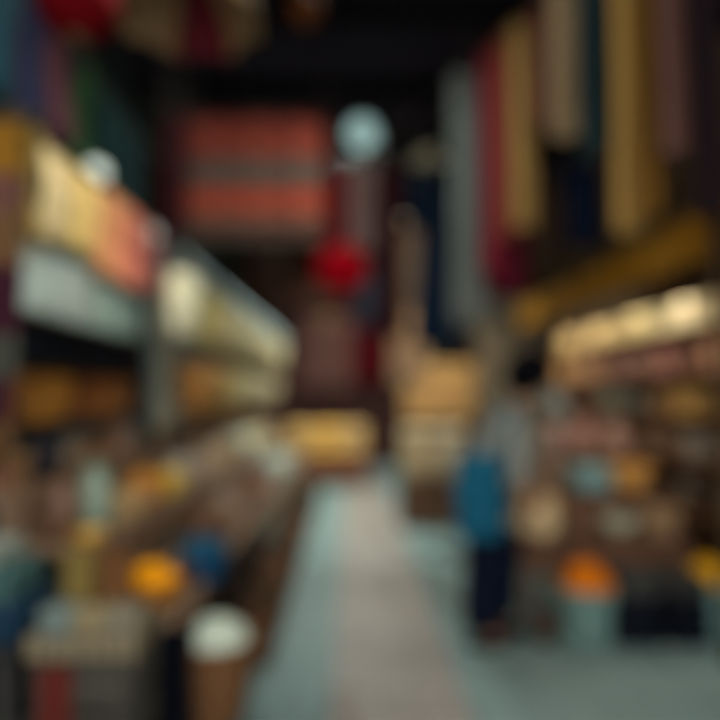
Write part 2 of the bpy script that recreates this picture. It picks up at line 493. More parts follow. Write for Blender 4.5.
# dark skirt on the near stand
def skirt(label, x0, x1, y, z, hexc, side_y1=None):
    b = NB(); bm_sheet(b, lambda u, v: (x0 + (x1 - x0) * u, y + .018 * math.sin(u * 40) * (.3 + v), z * (1 - v) + .012), 60, 8)
    return tag(obj('table_skirt', b, M(hexc, 'weave', var=.1)), label, 'cloth')
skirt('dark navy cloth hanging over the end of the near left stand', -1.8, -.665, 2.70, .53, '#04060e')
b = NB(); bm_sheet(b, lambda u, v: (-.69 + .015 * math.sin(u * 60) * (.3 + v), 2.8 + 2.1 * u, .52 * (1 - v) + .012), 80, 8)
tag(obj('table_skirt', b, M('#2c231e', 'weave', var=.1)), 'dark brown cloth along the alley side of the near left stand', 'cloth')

# near left ground group
basket('tall brown wicker basket on the floor at the left edge of the path', (-.62, 3.02, 0), .19, .37, '#6b4a30', handle=True, low=.6)
b = NB(); bm_lathe(b, [(.10, .0), (.148, .03), (.165, .07), (.13, .13), (.06, .17), (.004, .18)], seg=30, wob=.05, wn=5)
tag(obj('cotton_heap', b, M('#b9c4b4', 'cloth', var=.15, scale=25), loc=(-.62, 3.02, .3)), 'pale cotton filling the wicker basket beside the path', 'cotton', kind='stuff')
crate('grey-brown crate low at the bottom left of the photo', (-.955, 2.5, 0), .36, .30, .56, '#45413a')
b = NB(); bm_sheet(b, lambda u, v: (-1.10 + .12 * u, 2.336 - .006 * math.sin(u * 20), .49 - .3 * v + .05), 16, 8, .006)
tag(obj('red_cloth', b, M('#5c2620', 'weave', var=.1)), 'small red cloth hanging on the grey-brown crate', 'cloth')
crate('shallow beige tray on top of the grey-brown crate', (-.955, 2.5, .56), .40, .32, .08, '#7d705a', name='tray', cat='tray')
for dx, hx, nm in [(-.115, '#6f7c78', 'grey'), (.01, '#8a7c5e', 'sand'), (.125, '#7c7462', 'beige')]:
    folded(f'{nm} folded cloth lying in the shallow beige tray', (-.955 + dx, 2.43, .583), .115, .13, .14, hx)
sack('mustard burlap sack standing at the back of the beige tray', (-1.06, 2.575, .583), .065, .3, '#7e6a3a')
sack('brown burlap sack standing at the back of the beige tray', (-.92, 2.575, .583), .065, .29, '#6e4a2c')
t = thing('stool', 'dark wooden stool at the bottom left corner of the photo', 'stool', (-1.39, 2.47, 0))
boxes('seat', [((0, 0, .60), (.42, .34, .04))], M('#2c2c2c', 'wood'), t)
for sx in (-1, 1):
    for sy in (-1, 1): boxes('leg', [((sx * .18, sy * .14, .29), (.045, .045, .58))], M('#3a3836', 'wood'), t)
boxes('stretcher', [((0, -.14, .2), (.315, .025, .04)), ((0, .14, .2), (.315, .025, .04))], M('#3a3836', 'wood'), t)
folded('dark navy blue folded cloth at the bottom of the stool pile', (-1.37, 2.47, .62), .38, .3, .13, '#1b3346')
folded('dull teal folded cloth in the middle of the stool pile', (-1.39, 2.47,   .75), .34, .28, .12, '#3f5c5a')
folded('pale grey-green folded cloth on top of the stool pile', (-1.42, 2.47, .87), .26, .26, .08, '#8a9288')

# first tier near -> far
bowl('orange bowl of bright orange spice on the near left stand', (-.89, 2.93, .55), .15, .12, '#a5681c', heap='#f59a08', heap_label='bright orange spice heaped in the bowl on the near left stand')
folded('deep blue folded cloth at the path side of the near left stand', (-.77, 3.45, .55), .2, .3, .12, '#123f60')
folded('petrol blue folded cloth on top of the deep blue one', (-.77, 3.45, .67), .18, .26, .06, '#1f506a')
bowl('brown wooden bowl beside the orange spice', (-.86, 3.23, .55), .1, .09, '#5c3a20')
GAIN = 1.35
tier1 = [(3.98, 'basket', '#5c4230', 'small dark brown basket just beyond the blue cloths'), (4.32, 'basket', '#7a5a44', 'small tan brown basket behind the dark brown one on the near left stand'), (4.68, 'jar', '#8a7a68', 'taupe lidded jar at the far end of the near left stand')]
for y, k, hx, lb in tier1:
    if k == 'basket': basket(lb, (-.88, y, .55), .13, .17, hx, handle=False)
    else: jar(lb, (-.88, y, .55), .1, .26, hx, '#6a5a48')
# second tier
jar('tall pale green ceramic jar on the near left stand', (-1.2, 3.07, .85), .085, .34, '#6d7a6a', '#5e6b5c')
jar('reddish brown ceramic jar left of the pale green jar', (-1.3, 2.95, .85), .075, .3, '#5e4230', '#44301f')
bowl('mustard yellow bowl low beside the orange spice bowl', (-1.14, 2.86, .85), .07, .05, '#b08a3c')
basket('tan basket behind the orange spice bowl', (-1.22, 3.45, .85), .14, .12, '#b09468', handle=False)
bowl('golden brown bowl in the middle of the near left stand', (-1.22, 3.86, .85), .13, .13, '#a06a30', heap='#a8702c', heap_label='golden brown powder in the middle bowl of the near left stand')
bowl('yellow bowl next to the golden brown one', (-1.17, 4.22, .85), .1, .11, '#b89a38', heap='#c09a34', heap_label='yellow powder in the bowl next to the golden brown one')
jar('grey stoneware jar behind the yellow bowl', (-1.22, 4.6, .85), .1, .25, '#8a8276', '#6d655b')
basket('pale taupe basket ending the second tier of the near left stand', (-1.22, 4.86, .85), .1, .16, '#8d7c66', handle=False)
# third tier
basket('tan basket at the upper left of the near stand', (-1.6, 2.95, 1.08), .14, .14, '#8a6c4c', handle=False)
jar('midnight blue jar on the top tier of the near left stand', (-1.56, 3.3, 1.08), .09, .24, '#0b0d1c', '#0b0d1c')
jar('grey-brown jar on the top tier of the near left stand', (-1.6, 3.62, 1.08), .1, .2, '#6d6050', '#50463a')
basket('brown round basket on the top tier under the satchels', (-1.62, 4.0, 1.08), .14, .15, '#75563c', handle=False)
vase('small clay vase at the far end of the top tier', (-1.6, 4.45, 1.08), .1, .26, '#8a6a56')


GAIN = 1.0
# wall shelf above the near stand
SX0, SX1 = -1.86, -1.5
t = thing('shelf_unit', 'dark wooden shelf unit full of bags and folded cloth above the near left stand', 'shelf', ((SX0 + SX1) / 2, 3.82, 1.32))
DK = M('#2a2320', 'wood')
for z in (1.34, 1.63, 1.87): boxes('shelf_board', [((0, 0, z - 1.32), (SX1 - SX0, 1.86, .025))], DK, t)
for yy in (-.94, .94): boxes('side_panel', [((0, yy, .46), (SX1 - SX0, .03, .95))], DK, t)
boxes('back_panel', [((-.19, 0, .46), (.02, 1.9, .95))], DK, t)
for yy in (-.93, .93): boxes('support_post', [((-.15, yy, -.66), (.045, .045, 1.32))], DK, t)
for y, hx, lb in [(3.08, '#a8702a', 'mustard brown leather satchel nearest the camera on the left shelf'), (3.44, '#b87c2a', 'golden tan leather satchel, second on the left shelf'),
                  (3.80, '#7a441c', 'dark red-brown leather satchel in the middle of the left shelf'), (4.14, '#a06026', 'chestnut leather satchel, second from the far end of the left shelf'),
                  (4.50, '#8c5a34', 'brown leather satchel at the far end of the left shelf')]:
    satchel(lb, (-1.63, y, 1.3525), .31, .13, .245, hx)
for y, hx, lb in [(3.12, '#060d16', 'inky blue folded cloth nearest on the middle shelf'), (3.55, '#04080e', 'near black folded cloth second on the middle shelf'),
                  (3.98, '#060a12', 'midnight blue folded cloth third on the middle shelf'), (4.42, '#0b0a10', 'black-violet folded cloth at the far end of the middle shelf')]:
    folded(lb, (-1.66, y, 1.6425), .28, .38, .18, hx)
for y, hx, lb, h in [(3.12, '#c4dccf', 'pale mint folded cloth nearest on the top shelf', .36), (3.55, '#c6dccf', 'light mint folded cloth second on the top shelf', .36),
                  (3.98, '#b2ccbf', 'grey mint folded cloth third on the top shelf', .32), (4.42, '#94aba0', 'dull grey-green folded cloth at the far end of the top shelf', .28)]:
    folded(lb, (-1.66, y, 1.8825), .3, .40, h, hx)

# hanging scarves over that shelf
rail('rail carrying the short yellow to red scarves over the left shelf', (-1.44, 2.6, 2.72), (-1.44, 5.0, 2.72), drops=(.03, .97))
for y, w, hx, lb, l in [(2.78, .3, '#8a7440', 'olive brown short scarf nearest the camera on the left rail', .5), (3.1, .3, '#dcc896', 'cream yellow short scarf on the left rail', .42),
                     (3.44, .36, '#f8cc80', 'bright yellow short scarf on the left rail', .40), (3.8, .36, '#f2a472', 'orange short scarf on the left rail', .46),
                     (4.18, .36, '#f08c72', 'coral short scarf on the left rail', .46), (4.6, .4, '#b06860', 'dusty red short scarf at the far end of the left rail', .42)]:
    scarf(lb, (-1.44, y, 2.705), w, l, hx, amp=.02)
rail('upper left rail with dark teal and green textiles', (-1.55, 2.4, 3.42), (-1.55, 5.2, 3.42), drops=(.03, .97))
for y, w, hx, lb, l in [(2.72, .34, '#153844', 'teal textile nearest on the upper left rail', .62), (3.06, .3, '#20243a', 'indigo textile on the upper left rail', .6),
                        (3.36, .26, '#4e3038', 'dusty rose textile on the upper left rail', .55), (3.62, .24, '#2c4a2c', 'leaf green textile on the upper left rail', .62),
                        (3.98, .4, '#1f3a38', 'dark sea green textile on the upper left rail', .62), (4.5, .5, '#223636', 'slate green textile farthest on the upper left rail', .75)]:
    scarf(lb, (-1.55, y, 3.405), w, l, hx, amp=.02, fringe=False, name='hanging_textile', cat='textile')
rail('highest left rail close to the camera', (-1.7, 2.3, 4.15), (-1.7, 3.9, 4.15), drops=(.05, .95))
for y, w, hx, lb, l in [(2.9, .32, '#5a2e34', 'faded red textile high at the left edge', .55), (3.3, .36, '#1c3b48', 'dark petrol textile high at the left edge', .6)]:
    scarf(lb, (-1.7, y, 4.135), w, l, hx, amp=.02, fringe=False, name='hanging_textile', cat='textile')
sm = stripes('striped_scarf', [(0, '#5a4028'), (.14, '#402226'), (.26, '#45463e'), (.38, '#3c1c28'), (.58, '#6c4e34'), (.72, '#6a4640'), (.84, '#8c6220')], lo=0, hi=1.45)
rail('short rail at the left edge holding the striped scarf', (-1.75, 2.62, 2.66), (-1.25, 2.62, 2.66), drops=(.1,))
scarf('long striped mustard and plum scarf hanging at the left edge of the photo', (-1.47, 2.62, 2.64), .24, 1.45, '#7c4c46', axis='x', mat=sm, waves=2)

# straw bags hanging down the left side
rail('long rail of cream bags running down the left side of the alley', (-1.16, 4.2, 2.46), (-1.16, 10.6, 2.46), drops=(.01, .35, .68, .99))
rail('lower rail of tan bags running down the left side of the alley', (-1.24, 4.9, 1.89), (-1.24, 10.6, 1.89), drops=(.01, .5, .99))
BG = 'woven bags hanging along the left side'
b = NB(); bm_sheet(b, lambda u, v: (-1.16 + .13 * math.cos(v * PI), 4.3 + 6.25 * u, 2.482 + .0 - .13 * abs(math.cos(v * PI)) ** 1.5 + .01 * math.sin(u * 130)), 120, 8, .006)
tag(obj('haze_strip', b, M('#b8caca', 'weave', var=.1)), 'long pale blue-grey cloth strip imitating haze over the upper bag rail', 'cloth')  # pale strip put in to imitate the bluish glow along the bags
scarf('grey-beige cloth hanging between the left shelf and the woven bags', (-1.44, 5.14, 2.36), .66, 1.1, '#9c9884', name='hanging_cloth', cat='cloth')
rail('short rail between the left shelf and the woven bags', (-1.44, 4.82, 2.375), (-1.44, 5.5, 2.375), drops=(.1, .9))
names_up = ['ivory', 'straw yellow', 'wheat', 'cream', 'sand', 'pale khaki', 'oat', 'buff', 'parchment', 'light straw']
cols_up = ['#e6e0bc', '#cdbb78', '#d0be8c', '#cbbd92', '#c6b78c', '#beb08a', '#c4b48a', '#beae88', '#b8aa8a', '#b4a888']
for i in range(10):
    where = 'nearest the camera' if i == 0 else ('farthest away' if i == 9 else f'hanging behind the {names_up[i-1]} one')
    straw_bag(f'{names_up[i]} woven bag on the upper left rail, {where}', (-1.16, 4.45 + i * .64, 2.448), .46, .42, cols_up[i], BG, rz=random.uniform(-.15, .15))
names_lo = ['rust orange', 'tan', 'khaki', 'beige', 'stone', 'light taupe', 'flax', 'greige', 'dun']
cols_lo = ['#a8743c', '#a87e48', '#b09a64', '#b4a47a', '#aea080', '#a89878', '#a8987a', '#9c8c70', '#94866c']
for i in range(9):
    where = 'nearest the camera' if i == 0 else ('farthest away' if i == 8 else f'hanging behind the {names_lo[i-1]} one')
    straw_bag(f'{names_lo[i]} woven bag on the lower left rail, {where}', (-1.24, 5.15 + i * .64, 1.878), .44, .40, cols_lo[i], BG, rz=random.uniform(-.15, .15))

# goods on the middle and far left stands
LS = [
 ('basket', -.89, 5.5, .55, '#6b5040', 'brown basket nearest on the middle left stand'), ('bowl', -.89, 5.9, .55, '#7c5c44', 'brown bowl on the front step of the middle left stand'),
 ('basket', -.89, 6.3, .55, '#6a4c3c', 'dark basket in the middle of the front step of the middle left stand'), ('jar', -.89, 6.7, .55, '#7a6656', 'grey-brown jar on the front step of the middle left stand'),
 ('folded', -.89, 7.15, .55, '#7d8a88', 'grey-blue folded cloth at the far end of the middle left stand'),
 ('jar', -1.22, 5.45, .85, '#8a7866', 'taupe jar on the second step of the middle left stand'), ('basket', -1.22, 5.85, .85, '#8d7450', 'tan basket on the second step of the middle left stand'),
 ('vase', -1.22, 6.25, .85, '#9a8a74', 'pale clay vase on the second step of the middle left stand'), ('bowl', -1.22, 6.65, .85, '#6d4a34', 'brown bowl on the second step of the middle left stand'),
 ('folded', -1.22, 7.15, .85, '#a0a290', 'pale grey folded cloth on the second step of the middle left stand'),
 ('basket', -1.62, 5.5, 1.08, '#5c4430', 'dark basket on the top step of the middle left stand'), ('jar', -1.62, 6.0, 1.08, '#6a5040', 'brown jar on the top step of the middle left stand'),
 ('basket', -1.62, 6.6, 1.08, '#5a4028', 'umber basket on the top step of the middle left stand'), ('vase', -1.62, 7.2, 1.08, '#5e4a3a', 'brown vase on the top step of the middle left stand'),
 ('folded', -.89, 8.1, .55, '#9aa496', 'pale mint folded cloth nearest on the far left stand'), ('basket', -.89, 8.55, .55, '#8a7058', 'tan basket on the front step of the far left stand'),
 ('jar', -.89, 9.0, .55, '#6c5444', 'brown jar on the front step of the far left stand'), ('basket', -.89, 9.5, .55, '#745440', 'brown basket on the front step of the far left stand'),
 ('bowl', -.89, 10.0, .55, '#5d4234', 'dark bowl at the end of the far left stand'),
 ('folded', -1.22, 8.1, .85, '#b8a884', 'cream folded cloth on the second step of the far left stand'), ('basket', -1.22, 8.6, .85, '#a08458', 'straw basket on the second step of the far left stand'),
 ('jar', -1.22, 9.1, .85, '#86765e', 'olive brown jar on the second step of the far left stand'), ('vase', -1.22, 9.6, .85, '#705848', 'dark clay vase on the second step of the far left stand'),
 ('basket', -1.62, 8.2, 1.08, '#5c4634', 'dark basket on the top step of the far left stand'), ('jar', -1.62, 8.8, 1.08, '#665040', 'brown jar on the top step of the far left stand'),
]
def put(kind, x, y, z, hx, lb, k=1.0):
    if kind == 'basket': basket(lb, (x, y, z), .145 * k, .17 * k, hx, handle=False)
    elif kind == 'bowl': bowl(lb, (x, y, z), .14 * k, .11 * k, hx)
    elif kind == 'jar': jar(lb, (x, y, z), .105 * k, .25 * k, hx, hx)
    elif kind == 'vase': vase(lb, (x, y, z), .11 * k, .27 * k, hx)
    elif kind == 'sack': sack(lb, (x, y, z), .14 * k, .26 * k, hx)
    elif kind == 'folded': folded(lb, (x, y, z), .27 * k, .34 * k, .2 * k, hx)
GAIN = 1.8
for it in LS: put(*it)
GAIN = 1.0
for y, hx, r, h, lb in [(3.72, '#5e4230', .13, .24, 'dark brown basket on the floor behind the tall wicker one'), (4.2, '#54402f', .13, .26, 'umber basket on the floor left of the path'),
                  (4.75, '#6b4d3a', .13, .3, 'chestnut basket on the floor left of the path'), (5.35, '#5a4334', .13, .28, 'walnut brown basket on the floor left of the path'),
                  (6.0, '#7a5b46', .13, .32, 'light brown basket on the floor left of the path'), (6.75, '#5c463a', .13, .3, 'grey-brown basket on the floor left of the path'),
                  (7.6, '#6c5244', .13, .3, 'reddish basket on the floor left of the path'), (8.6, '#64503f', .13, .3, 'dull brown basket far down the left of the path')]:
    basket(lb, (-.54, y, 0), r, h, hx, handle=False)

# ================================================================== HUNG RUG AND LANTERNS OVERHEAD
rm = stripes('rug_weave', [(0, '#6a4a42'), (.10, '#a06a56'), (.2, '#cc5a42'), (.40, '#7a6c60'), (.62, '#bc5a48'), (.93, '#5a2c2a')], lo=0, hi=1.2, motif=7)
t = thing('hanging_rug', 'striped red-orange and grey rug hung flat high over the left of the alley', 'rug', (-.9, 6.0, 3.0))
b = NB(); bm_sheet(b, lambda u, v: ((u - .5) * 1.3, .012 * math.sin(u * 22), 1.2 * (1 - v)), 40, 20, .012); obj('woven_field', b, rm, t)
b = NB()
for i in range(60): bm_tube(b, [((i + .5) / 60 * 1.28 - .64, 0, .01), ((i + .5) / 60 * 1.28 - .64, 0, -.07)], .005, seg=4)
obj('fringe', b, M('#8a7a68', 'cloth'), t)
b = NB()
for x in (-.33, -.01, .31): bm_box(b, (x, -.016, .6), (.018, .008, 1.19), bev=.002)
obj('dark_seam', b, M('#3c2622', 'cloth'), t)
rail('rail from which the striped rug hangs', (-1.7, 6.0, 4.22), (-.15, 6.0, 4.22), drops=(.05, .95))
scarf('long maroon cloth hanging left of the striped rug', (-1.66, 6.0, 4.2), .22, 1.15, '#5e1a2a', axis='x')
scarf('dark brown cloth hanging at the far left of the rug rail', (-2.02, 6.4, 4.2), .4, 1.5, '#2c201c', axis='x')
rail('short rail behind the rug near the left wall', (-2.3, 6.4, 4.22), (-1.75, 6.4, 4.22), drops=(.9,))
globe_lamp('pale blue glowing globe lamp hanging over the middle of the alley', at(362, 128, 6.6), .16, '#a4c8c4', .6, 30, (.62, .9, 1.0))
scarf('thin greyish pink cloth hanging below the blue globe lamp', at(362, 160, 7.0), .32, .95, '#8a726c', axis='x', name='hanging_cloth', cat='cloth')
scarf('crimson cloth hanging right of the striped rug', at(335, 160, 7.0), .3, 1.05, '#7a1826', axis='x', name='hanging_cloth', cat='cloth')
scarf('dark maroon cloth hanging right of the pinkish one', at(390, 160, 7.0), .28, 1.9, '#3c1a20', axis='x', name='hanging_cloth', cat='cloth')
rail('cross rail under the blue globe lamp', (-.45, 7.0, at(0, 158, 7.0).z), (.75, 7.0, at(0, 158, 7.0).z), drops=(.02, .98))
lantern('big round red paper lantern in the middle of the alley', at(341, 268, 5.6), .25, '#9a0012', sz=.85, tassel=.12)
lantern('red lantern at the top left edge of the photo', at(70, -9, 2.6), .17, '#520006', sz=1.0, tassel=0)
lantern('small copper orange lantern at the top centre of the photo', at(303, -2, 4.2), .12, '#4a260c', sz=.9, tassel=0)
# parasol with dark red and beige panels
t = thing('parasol', 'open beige parasol with dark red panels hanging at the top left', 'parasol', at(182, -20, 3.5))
def gore(a0, a1):
    b = NB()
    def f(u, v):
        a = a0 + (a1 - a0) * u; r = .42 * math.sin(v * PI / 2) ** .9; sc = 1 - .06 * math.sin(u * PI) * v
        return (r * sc * math.cos(a), r * sc * math.sin(a), .32 * math.cos(v * PI * .55) - .14 + .04 * math.sin(u * PI) * v)
    bm_sheet(b, f, 6, 12, .004); return b
for k in range(8):
    a0 = 2 * PI * (k - .5) / 8 - PI / 2
    obj('panel', gore(a0, a0 + PI / 4), M('#5a1820' if k in (0, 4) else '#7c6446', 'weave', var=.1), t)
b = NB(); bm_tube(b, [(0, 0, -.3), (0, 0, CEIL - t.location.z + .02)], .011); obj('pole', b, M('#3c2c20', 'wood'), t)

# ================================================================== FAR END
def wall_rug(label, x, y, z0, z1, w, hx):
    t = thing('hanging_carpet', label, 'carpet', (x, y, z0))
    b = NB(); bm_sheet(b, lambda u, v: ((u - .5) * w, .02 * math.sin(u * 15), (z1 - z0) * (1 - v)), 24, 12, .012)
    obj('woven_field', b, stripes('carpet_weave_' + hx[1:], [(0, '#2a1c1a'), (.06, hx), (.94, '#2a1c1a')], lo=0, hi=z1 - z0, motif=5), t)
    b = NB(); bm_tube(b, [(-w / 2 - .05, 0, z1 - z0 + .01), (w / 2 + .05, 0, z1 - z0 + .01)], .02); obj('rod', b, M('#3a2c22', 'wood'), t)
wall_rug('brownish carpet hanging high on the back wall', -1.3, 13.965, 3.42, 4.7, 1.7, '#7a5244')
wall_rug('greyish pink carpet hanging low on the back wall', -.5, 13.965, 1.55, 3.35, 1.15, '#8e6056')
wall_rug('dark red carpet hanging right on the back wall', .5, 13.965, 1.7, 3.4, .95, '#6c161e')
wall_rug('black-brown carpet over the red one', .55, 13.965, 3.5, 4.7, 1.4, '#38201f')
wall_rug('dark green-grey carpet at the far right of the back wall', 1.7, 13.965, 1.5, 4.3, 1.0, '#4c5048')
t = thing('bench', 'low brown wooden bench at the far end of the alley', 'bench', (-.39, 10.8, 0))
boxes('seat_board', [((0, 0, .48), (1.4, .6, .06))], M('#7a4c30', 'wood'), t)
boxes('front_board', [((0, -.27, .28), (1.3, .03, .3))], M('#80503a', 'wood'), t)
for sx in (-1, 1):
    for sy in (-1, 1): boxes('leg', [((sx * .62, sy * .24, .225), (.07, .07, .45))], M('#6a4028', 'wood'), t)
for dx, w, hx, lb in [(-.44, .42, '#cfa868', 'left pale yellow cloth bale on the far bench'), (.02, .44, '#dfae5c', 'middle golden yellow cloth bale on the far bench'), (.46, .4, '#cfa972', 'right cream yellow cloth bale on the far bench')]:
    folded(lb, (-.39 + dx, 10.8, .51), w, .5, .48, hx, name='cloth_bale', cat='cloth bale')

# right of the far end: sacks, boxes
crate('brown crate under the beige sacks right of the path', (.98, 7.6, 0), .8, .6, .5, '#6a5040')
crate('tall grey-brown crate behind the beige sacks', (1.22, 8.45, 0), .96, .44, 1.18, '#6c5644')
for dx, hx, lb in [(-.2, '#c8b48e', 'left beige burlap sack on the brown crate'), (.19, '#bfb296', 'right greyish beige burlap sack on the brown crate')]:
    t = sack(lb, (.98 + dx, 7.6, .5), .18, .6, hx)
def trunk(label, loc, w, d, h, hx):
    t = thing('wicker_chest', label, 'chest', loc)
    b = NB(); bm_box(b, (0, 0, h * .36), (w, d, h * .72), bev=.02); obj('body', b, M(hx, 'straw', var=.15), t)
    b = NB(); bm_box(b, (0, 0, h * .86), (w * 1.03, d * 1.03, h * .28), bev=.025); lid = obj('lid', b, M(hx, 'straw', var=.25), t)
    b = NB(); bm_box(b, (0, -d / 2 - .015, h * .66), (.05, .02, .07), bev=.004); obj('clasp', b, M('#6b4a2c', 'leather'), lid)
trunk('golden tan wicker chest, lower of the two beyond the sacks', (1.22, 8.45, 1.185), 1.0, .46, .42, '#c29a66')
trunk('honey coloured wicker chest, upper of the two beyond the sacks', (1.26, 8.45, 1.605), .9, .44, .3, '#d0a66c')

# ================================================================== RIGHT SIDE: HANGING CLOTHES
def meet(px, A, B):
    """distance at which the sight line of column px crosses the rail A-B (plan view)"""
    k = (px - CX) / FPX; dx, dy = B.x - A.x, B.y - A.y
    t = (k * A.y - A.x) / (dx - k * dy)
    return A.y + t * dy
RA, RB = at(405, 395, 6.6), at(722, 395, 3.2)
R2A, R2B = at(480, 395, 5.9), at(640, 395, 4.6)
def railpt(px): return meet(px, RA, RB)
rail('diagonal ceiling rail of long cloths on the right', tuple(RA.xy) + (4.35,), tuple(RB.xy) + (4.35,), r=.02, drops=(.02, .35, .66, .98))
def hang(label, p0, p1, pyb, hx, pyt=None, D=None, mat=None, amp=.03, **k):
    D = D or railpt((p0 + p1) / 2); pxm = (p0 + p1) / 2
    zt = 4.335 if pyt is None else at(0, pyt, D).z
    zb = at(0, pyb, D).z; X = at(pxm, 0, D).x
    w = (p1 - p0) / FPX * D
    return scarf(label, (X, D, zt), w, zt - zb, hx, axis='x', amp=amp, waves=max(1, int(w / .12)), mat=mat, name='hanging_cloth', cat='cloth', **k)
hang('long off-white grey cloth hanging beside the red one', 452, 486, 322, '#6c706a')
hang('long crimson cloth on the right rail', 484, 502, 268, '#802432')
hang('rust red cloth beside the crimson one', 500, 518, 230, '#8a4634')
hang('ochre cloth behind the rust red one', 516, 540, 225, '#9a7844', fringe=False)
hang('reddish brown cloth left of the beige one', 538, 556, 120, '#704236', fringe=False)
hang('beige cloth hanging at the top right', 555, 584, 132, '#a08866', fringe=False)
hang('dark teal cloth right of the beige one', 586, 616, 150, '#243436', fringe=False)
hang('ochre yellow long cloth at the top right', 620, 648, 222, '#a58045')
hang('deep mustard long cloth beside the ochre yellow one', 648, 668, 205, '#74501e')
hang('mauve brown cloth at the top right', 670, 703, 150, '#66463e', fringe=False)
hang('dark plum cloth at the right edge of the photo', 704, 735, 215, '#1c1216', fringe=False)
# lower group, on a second rail
rail('lower rail of dark cloths on the right', tuple(at(480, 395, 5.9).xy) + (3.35,), tuple(at(640, 395, 4.6).xy) + (3.35,), drops=(.05, .95))
def hang2(label, p0, p1, pyb, hx, **k):
    pxm = (p0 + p1) / 2; D = meet(pxm, R2A, R2B)
    w = (p1 - p0) / FPX * D; X = at(pxm, 0, D).x; zb = at(0, pyb, D).z
    return scarf(label, (X, D, 3.33), w, 3.33 - zb, hx, axis='x', waves=2, name='hanging_cloth', cat='cloth', **k)
hang2('wine red cloth low beside the crimson one', 490, 530, 290, '#5a1424')
hang2('dark brown cloth on the lower right rail', 535, 568, 262, '#33241a')
hang2('navy blue cloth on the lower right rail', 572, 608, 240, '#07142a')
# robes
rl = rail('rail with the navy robe over the right of the alley', tuple(at(385, 395, 6.9).xy) + (4.3,), tuple(at(500, 395, 6.9).xy) + (4.3,), drops=(.05, .95))
kaftan('long navy robe hanging over the right of the alley', (at(441, 0, 6.9).x, 6.9, 4.19), .62, 2.15, '#16263a', '#2a3642', sleeve=.5)
t = thing('straw_hat', 'pale straw hat hung above the navy robe', 'hat', (at(430, 0, 6.7).x, 6.62, at(0, 158, 6.62).z))
b = NB(); bm_lathe(b, [(.2, 0), (.205, .012), (.11, .03), (.1, .12), (.07, .16), (.004, .17)], seg=28); obj('crown_and_brim', b, M('#c0b898', 'straw', var=.15), t)
b = NB(); bm_lathe(b, [(.112, .03), (.113, .06), (.108, .062), (.106, .03)], seg=28, loop=True); obj('hat_band', b, M('#3c3a34', 'cloth'), t)
b = NB(); bm_tube(b, [(0, 0, .165), (0, 0, 4.3 - t.location.z + .35), (0, .28, 4.3 - t.location.z + .35)], .004, seg=5); obj('cord', b, M('#15120f', 'cloth'), t)
scarf('brownish pink cloth hanging left of the navy robe', at(408, 215, 7.4), .42, 1.95, '#b09478', axis='x', name='hanging_cloth', cat='cloth')
rail('rail holding the brownish pink cloth', tuple(at(375, 213, 7.4)), tuple(at(440, 213, 7.4)), drops=(.1,))
scarf('dark slate cloth hanging under the red lantern', at(372, 272, 9.0), .5, .8, '#22262e', axis='x', name='hanging_cloth', cat='cloth')
rail('rail far back under the red lantern', tuple(at(345, 270, 9.0)), tuple(at(400, 270, 9.0)), drops=(.1, .9))

rail('rail behind the person holding the grey-brown blanket', (1.45, 7.75, 2.68), (2.62, 7.75, 2.68), drops=(.04, .96))
scarf('large grey-brown blanket hanging behind the person in grey', (2.03, 7.75, 2.665), 1.08, 1.75, '#6c6558', axis='x', waves=6, name='hanging_blanket', cat='blanket')
# ================================================================== RIGHT STALL
# awning
t = thing('awning', 'mustard cloth awning sloping over the right stall', 'awning', (2.7, 5.6, 2.25))
MU = M('#8a5a12', 'weave', var=.1)
b = NB(); bm_sheet(b, lambda u, v: (-.68 + 1.42 * u, -2.05 + 4.1 * v, .3 + .55 * u + .03 * math.sin(v * 30) * u * (1 - u)), 16, 40, .008); obj('canopy', b, MU, t)
b = NB(); bm_sheet(b, lambda u, v: (-.68 + .01 * math.sin(u * 90), -2.05 + 4.1 * u, .31 - .28 * v), 120, 8, .006); obj('valance', b, M('#8c5e12', 'weave', var=.1), t)
for yy in (-2.0, 0, 2.0):
    b = NB(); bm_tube(b, [(-.66, yy, .29), (.78, yy, .85)], .016); obj('rafter', b, M('#4a3826', 'wood'), t)
for yy in (-2.0, 2.0):
    b = NB(); bm_tube(b, [(-.6, yy, -2.25), (-.6, yy, .32)], .022); obj('pole', b, M('#4a3826', 'wood'), t)
# shelves
RX0, RX1 = 2.35, 2.72
t = thing('shelf_unit', 'brown wooden shelf unit of folded cloth and pottery under the awning', 'shelf', ((RX0 + RX1) / 2, 5.65, 0))
BR = M('#5a3c28', 'wood')
RZ = [.7, 1.04, 1.34, 1.64, 1.97]
for z in RZ: boxes('shelf_board', [((0, 0, z - .014), (RX1 - RX0, 3.44, .028))], BR, t)
for yy in (-1.735, 0, 1.735): boxes('upright', [((.0, yy, 1.1), (RX1 - RX0, .03, 2.2))] if yy else [((.175, 0, 1.1), (.02, .03, 2.2))], BR, t)
boxes('back_panel', [((.195, 0, 1.1), (.02, 3.5, 2.2))], BR, t)
CN = ['nearest the camera', 'second from the near end', 'third from the near end', 'in the near half', 'just before the middle', 'just past the middle', 'in the far half', 'third from the far end', 'second from the far end', 'at the far end']
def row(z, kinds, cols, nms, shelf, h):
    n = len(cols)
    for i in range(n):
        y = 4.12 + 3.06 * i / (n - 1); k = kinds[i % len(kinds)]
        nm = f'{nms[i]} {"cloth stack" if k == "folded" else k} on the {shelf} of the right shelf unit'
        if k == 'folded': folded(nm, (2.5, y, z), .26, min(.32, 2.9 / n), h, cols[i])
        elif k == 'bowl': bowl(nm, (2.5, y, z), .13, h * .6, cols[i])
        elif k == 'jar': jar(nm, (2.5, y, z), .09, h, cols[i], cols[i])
        elif k == 'basket': basket(nm, (2.5, y, z), .13, h * .8, cols[i], handle=False)
